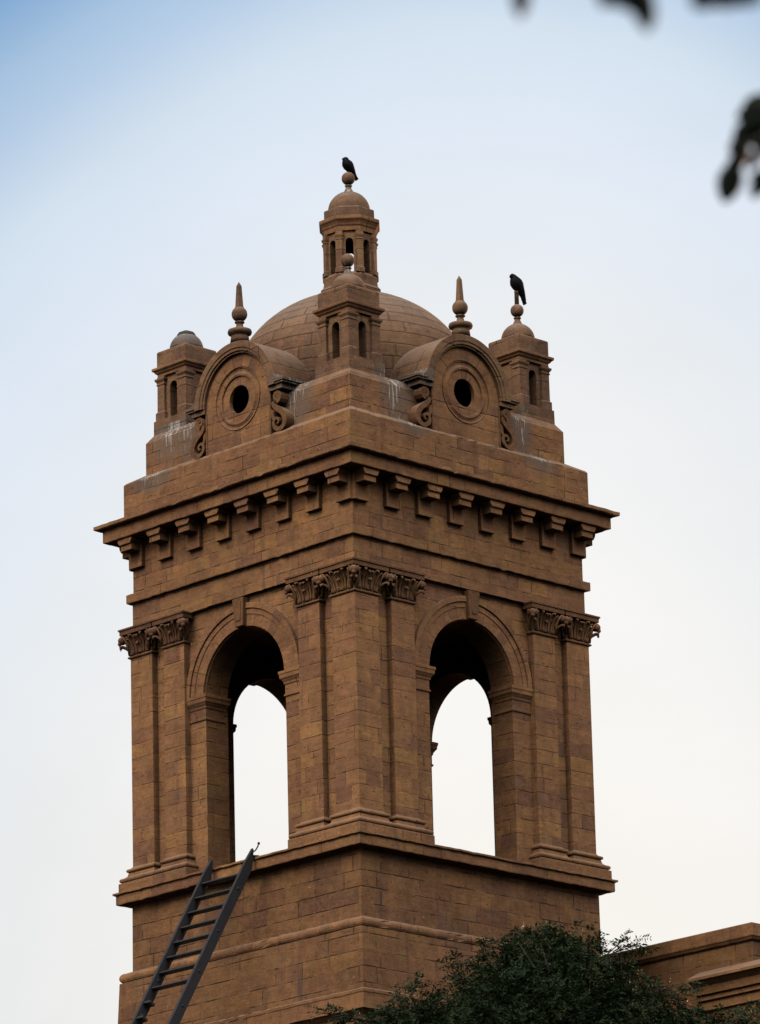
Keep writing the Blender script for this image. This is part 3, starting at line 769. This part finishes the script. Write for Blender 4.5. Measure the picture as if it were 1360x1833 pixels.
# ================================================================ birds
def bird(label, base, face, scale, lean, headturn, kind):
    B = root('perched_bird', label, 'bird', base, 'dark birds perched on the finials')
    f = Vector((math.cos(face), math.sin(face), 0)); s_ = Vector((-f.y, f.x, 0)); up = Vector((0, 0, 1))
    def P(a, h, l=0.0): return (f*a+up*h+s_*l)*scale
    if kind == 0:
        spine = [(-.125, -.060, .006, .016), (-.105, -.028, .020, .032), (-.075, .015, .038, .045), (-.040, .062, .056, .060), (-.008, .105, .068, .070), (.016, .142, .066, .069), (.030, .170, .053, .058), (.036, .192, .041, .045), (.038, .212, .039, .040), (.037, .230, .032, .033), (.036, .242, .016, .018), (.036, .246, .004, .004)]
        wpts = ((.03, .155, .03, .052), (.0, .115, .055, .064), (-.04, .06, .055, .06), (-.085, -.01, .036, .046), (-.125, -.07, .018, .03), (-.145, -.10, .005, .028))
        beak = ((.068, .216), (.086, .212), (.094, .204), (.094, .194)); tail = (-.09, -.012, -.150, -.095); legs = .03
    else:
        spine = [(-.125, -.120, .006, .018), (-.108, -.075, .024, .032), (-.085, -.020, .042, .046), (-.056, .038, .062, .062), (-.026, .092, .078, .076), (.004, .142, .080, .078), (.026, .182, .064, .066), (.042, .208, .050, .052), (.056, .226, .043, .043), (.072, .232, .040, .039), (.090, .226, .026, .027), (.098, .221, .006, .006)]
        wpts = ((.02, .18, .035, .058), (-.015, .125, .066, .072), (-.055, .05, .064, .068), (-.09, -.03, .044, .052), (-.125, -.11, .022, .034), (-.14, -.15, .005, .03))
        beak = ((.088, .228), (.104, .220), (.109, .208), (.106, .196)); tail = (-.10, -.06, -.145, -.185); legs = .03
    L = []
    for i, (a, h, r1, r2) in enumerate(spine):
        a0, h0 = spine[max(i-1, 0)][:2]; a1, h1 = spine[min(i+1, len(spine)-1)][:2]
        t = Vector((a1-a0, h1-h0)).normalized(); nx_, nh_ = -t.y, t.x
        L.append([P(a+1.25*nx_*r1*math.cos(q), h+1.1*nh_*r1*math.cos(q), 1.3*r2*math.sin(q)) for q in [2*PI*j/14 for j in range(14)]])
    mb = MB(); mb.loft(L, True, True)
    body = mb.build('body', M_BIRD, B)
    for sd in (-1, 1):
        mb = MB(); w = []
        for a, h, r1, l in wpts:
            w.append([P(a+r1*math.cos(q)*.8, h+r1*math.cos(q)*.5, sd*(l+.016*math.sin(q))) for q in [2*PI*j/8 for j in range(8)]])
        mb.loft(w, True, True); mb.build('wing', M_BIRD, B)
        mb = MB(); mb.tube([P(-.012, .08, sd*.03), P(-.006, .035, sd*.028), P(.0, .0, sd*.022)], [.024*scale, .015*scale, .007*scale], 7)
        for t_ in (-1, 0, 1): mb.tube([P(0, .004, sd*.022), P(.026, -.003, sd*.022+t_*.012)], [.006*scale, .003*scale], 5)
        mb.build('leg', M_BIRD, B)
    mb = MB()
    mb.tube([P(*q_) for q_ in beak], [.014*scale, .012*scale, .008*scale, .002*scale], 7); mb.build('beak', M_BIRD, B)
    mb = MB()
    for q in (-.022, 0, .022):
        a0, h0, a1, h1 = tail
        mb.add([P(a0, h0, q-.015), P(a0, h0, q+.015), P(a1, h1, q*1.3+.02), P(a1-.01, h1-.01, q*1.3), P(a1, h1, q*1.3-.02), P(a0+.012, h0-.02, q-.015), P(a0+.012, h0-.02, q+.015), P(a1+.006, h1-.012, q*1.3+.02), P(a1+.006, h1-.012, q*1.3-.02)],
               [(0,1,2,3,4), (5,8,7,6), (0,5,6,1), (1,6,7,2), (4,8,5,0)])
    mb.build('tail', M_BIRD, B)
    return B
LEFT = math.atan2(1, -1)                          # picture-left, seen from the garden
bird('dark bird perched on the ball of the central lantern, the highest of the birds', (0, 0, Z0+12.592), LEFT+R(25), 1.03, 0, 0, 0)
bird('dark bird with bowed head standing on the post of the right-hand turret', (-TCX, TCX, Z0+10.196+.325), LEFT+R(28), 1.03, 0, 0, 1)

# ================================================================ trees
rng = np.random.default_rng(5)
def leaves(name, mat, parent, centres, radii, n, leaf, npair=6, spray=.26, droop=.5, extra=None, flat=(1, 1, 1)):
    """compound leaves: each spray carries pairs of small leaflets; spread through a set of clumps, denser near their skin"""
    cs = np.array(centres, float); rs = np.array(radii, float)
    pw = rs**2; pw /= pw.sum()
    idx = rng.choice(len(cs), n, p=pw)
    d = rng.normal(size=(n, 3)); d /= np.linalg.norm(d, axis=1)[:, None]
    rad = rs[idx]*(rng.random(n)**.38)*(1+.10*rng.normal(size=n))
    o = cs[idx]+d*rad[:, None]*np.array(flat)
    ax = d*.8+rng.normal(size=(n, 3))*.55; ax[:, 2] -= droop*rng.random(n)
    if extra is not None:
        o = np.vstack([o, extra[0]]); ax = np.vstack([ax, extra[1]]); n = len(o)
    ax /= np.linalg.norm(ax, axis=1)[:, None]
    L = spray*(.6+.8*rng.random(n))
    side = np.cross(ax, rng.normal(size=(n, 3))*.5+np.array([0, 0, 1.0])); side /= np.linalg.norm(side, axis=1)[:, None]
    nr = np.cross(side, ax)
    K = npair*2
    k = np.arange(K); tt = ((k//2)+.7)/npair; sg = np.where(k % 2 == 0, 1.0, -1.0)
    base = o[:, None]+ax[:, None]*(L[:, None]*tt[None])[..., None]
    base[..., 2] -= (droop*.45*(L[:, None]*tt[None]**2))
    ld = side[:, None]*sg[None, :, None]+ax[:, None]*.55+rng.normal(size=(n, K, 3))*.28; ld[..., 2] -= .3*droop
    ld /= np.linalg.norm(ld, axis=2)[..., None]
    lw = np.cross(ld, nr[:, None]+rng.normal(size=(n, K, 3))*.45); lw /= np.linalg.norm(lw, axis=2)[..., None]
    ll = leaf*(.65+.7*rng.random((n, K)))[..., None]
    V = np.stack([base, base+ld*ll*.45+lw*ll*.17, base+ld*ll, base+ld*ll*.45-lw*ll*.17], 2).reshape(-1, 3)
    # rachis of every spray as a thin three-cornered strip
    tip = o+ax*L[:, None]; tip[:, 2] -= droop*.45*L
    St = np.stack([o, o+side*.006, tip], 1).reshape(-1, 3)
    nq = n*K
    me = bpy.data.meshes.new(name)
    me.vertices.add(len(V)+len(St)); me.vertices.foreach_set('co', np.vstack([V, St]).ravel())
    me.loops.add(nq*4+n*3); me.loops.foreach_set('vertex_index', np.arange(nq*4+n*3))
    me.polygons.add(nq+n)
    me.polygons.foreach_set('loop_start', np.concatenate([np.arange(nq)*4, nq*4+np.arange(n)*3]))
    me.update(calc_edges=True); me.validate(); me.materials.append(mat)
    ob = bpy.data.objects.new(name, me); C.objects.link(ob); ob.parent = parent
    return ob

# garden tree in front of the tower
DT = 66.0
TB = at(1010, 1900, DT); TB.z = 0
Tr = root('garden_tree', 'dark green feathery-leaved tree hiding the lower right of the tower', 'tree', TB)
def loc(px, py, d): p = at(px, py, d)-TB; return p
cl = [(960, 1738, 0, .52), (905, 1752, .3, .42), (1030, 1735, -.3, .46), (1080, 1775, .3, .40), (880, 1810, -.4, .55), (990, 1810, -.7, .7), (1100, 1835, -.3, .65), (800, 1845, 0, .45), (738, 1822, .1, .36), (690, 1868, -.2, .36), (1170, 1840, .2, .5),
      (1240, 1852, 0, .34), (1300, 1868, .2, .33), (1365, 1855, .4, .36), (905, 1880, -.8, .7), (1040, 1900, -.9, .8), (780, 1910, -.5, .6), (1200, 1920, -.5, .6), (620, 1880, .1, .28), (1010, 1770, .2, .6), (930, 1700, .1, .2), (985, 1690, .0, .22)]
cen = [tuple(loc(a, b_, DT+d)) for a, b_, d, r in cl]; rad = [r for *_, r in cl]
tw = [((870, 1715), (818, 1708)), ((890, 1690), (868, 1682)), ((850, 1730), (800, 1722)), ((845, 1735), (812, 1745)), ((1090, 1705), (1116, 1682)), ((1100, 1705), (1140, 1692)), ((1110, 1712), (1150, 1698)), ((1100, 1706), (1128, 1690)),
      ((640, 1825), (570, 1812)), ((650, 1830), (600, 1806)), ((660, 1835), (620, 1826)), ((630, 1822), (585, 1815)), ((1190, 1770), (1225, 1758)), ((1210, 1780), (1245, 1766)), ((1320, 1822), (1345, 1806)), ((740, 1775), (752, 1757))]
eo, ea = [], []
twig = MB()
for (a, b_) in tw:
    p, q = loc(*a, DT), loc(*b_, DT)
    for k in range(9):
        t = k/8*(1.0)
        eo.append(tuple(p+(q-p)*t+Vector(rng.normal(size=3)*.03))); v_ = (q-p).normalized()+Vector(rng.normal(size=3)*.55); ea.append(tuple(v_*1.0))
    twig.tube([p-(q-p)*1.5, p, q], [.012, .008, .003], 5)
crown = leaves('crown', M_LEAF, Tr, cen, rad, 11500, .062, 6, .20, .6, (np.array(eo), np.array(ea)))
big = [(1000, 2120, -.5, 1.9), (820, 2150, .3, 1.5), (1200, 2150, 0, 1.6), (1000, 2300, .8, 1.9), (950, 2250, -1.5, 1.6), (1330, 2050, .3, 1.0), (650, 2060, .2, .9)]
leaves('crown', M_LEAF, Tr, [tuple(loc(a, b_, DT+d)) for a, b_, d, r in big], [r for *_, r in big], 5000, .12, 5, .4, .6)
mb = twig
limb = loc(1000, 2450, DT)
mb.tube([(0, 0, 0), (.05, .05, 2.5), (-.1, .05, 5), limb*.9, limb], [.34, .27, .24, .2, .19], 12)
for (a, b_, d, r) in cl[:18]+big:
    e = loc(a, b_, DT+d); s_ = limb; mid = (s_+e)/2+Vector(rng.normal(size=3)*.25)
    mb.tube([s_, s_*.6+mid*.4, mid, mid*.45+e*.55, e], [.13, .09, .06, .035, .012], 7)
for a, b_ in (((1000, 1830), (968, 1690)), ((985, 1800), (930, 1690)), ((1040, 1840), (1020, 1760))):
    p, q = loc(*a, DT-.95), loc(*b_, DT-.6); mb.tube([p, (p+q)/2+Vector((.04, 0, .05)), q], [.011, .008, .004], 6)
mb.build('trunk', M_BARK, Tr)

# tree close to the photographer, only a few hanging leaf sprays reach into view
DN = 9.0
NB = at(2500, 916, DN+1.5); NB.z = 0
Nt = root('overhanging_tree', 'out of focus dark leafy branch hanging into the top right corner', 'tree', NB)
def nl(px, py, d=DN): return at(px, py, d)-NB
mb = MB()
crownp = nl(2300, -700, DN+1)
mb.tube([(0, 0, 0), (0, 0, 1.6), crownp*.75+Vector((0, 0, .4)), crownp], [.16, .13, .10, .07], 12)
mb.tube([crownp, nl(1900, -450), nl(1500, -150), nl(1200, -80), nl(920, -75)], [.07, .035, .015, .008, .004], 8)
mb.tube([nl(1900, -450), nl(1600, 60), nl(1390, 235)], [.03, .015, .006], 8)
mb.tube([nl(1390, 235), nl(1345, 255), nl(1322, 268), nl(1312, 300)], [.006, .005, .004, .003], 6)
mb.build('trunk', M_BARK, Nt)
mb = MB()
def bigleaf(p, q, w):
    d = (q-p); l = d.length; d.normalize()
    sd_ = d.cross(fw).normalized()
    fr = [(0, .03), (.15, .55), (.35, .95), (.55, 1), (.75, .8), (.9, .45), (1, .04)]
    L = []
    for t, k in fr:
        c = p+d*l*t+fw*.012*math.sin(t*3)
        L.append([c-sd_*w*1.5*k, c-fw*.0015-fw*.006*k, c+sd_*w*1.5*k, c+fw*.0015-fw*.006*k])
    mb.loft(L, True, True)
for a, b_, w in (((1318, 284), (1296, 364), .015), ((1345, 215), (1318, 262), .012), ((1338, 262), (1304, 272), .014), ((1400, 172), (1330, 238), .026), ((1385, 205), (1318, 252), .018), ((1375, 300), (1357, 345), .015), ((1400, 230), (1345, 262), .016), ((1312, 276), (1318, 318), .010), ((1376, 250), (1338, 304), .007), ((1356, 186), (1318, 214), .008), ((1372, 306), (1346, 356), .009), ((1340, 258), (1326, 300), .006),
                 ((1148, -30), (1160, 58), .013), ((1135, -40), (1146, 30), .018), ((1110, -45), (1076, 12), .016), ((1150, -40), (1104, 14), .018),
                 ((934, -60), (932, 34), .011), ((1290, -40), (1240, 14), .018), ((1330, -45), (1285, 14), .018), ((1360, -40), (1322, 10), .016), ((1272, -45), (1262, 18), .015)):
    bigleaf(nl(*a, 9.0 if a[1] > 100 else 6.5), nl(*b_, 9.0 if a[1] > 100 else 6.5), w*(1 if a[1] > 100 else .75))
for i in range(260):
    a = (1450+random.random()*1100, -800+random.random()*650)
    p = nl(*a, DN+random.uniform(-.5, 1.2)); bigleaf(p, p+Vector((random.uniform(-.05, .05), random.uniform(-.05, .05), -.07)), .015)
mb.build('foliage', M_LEAF2, Nt)
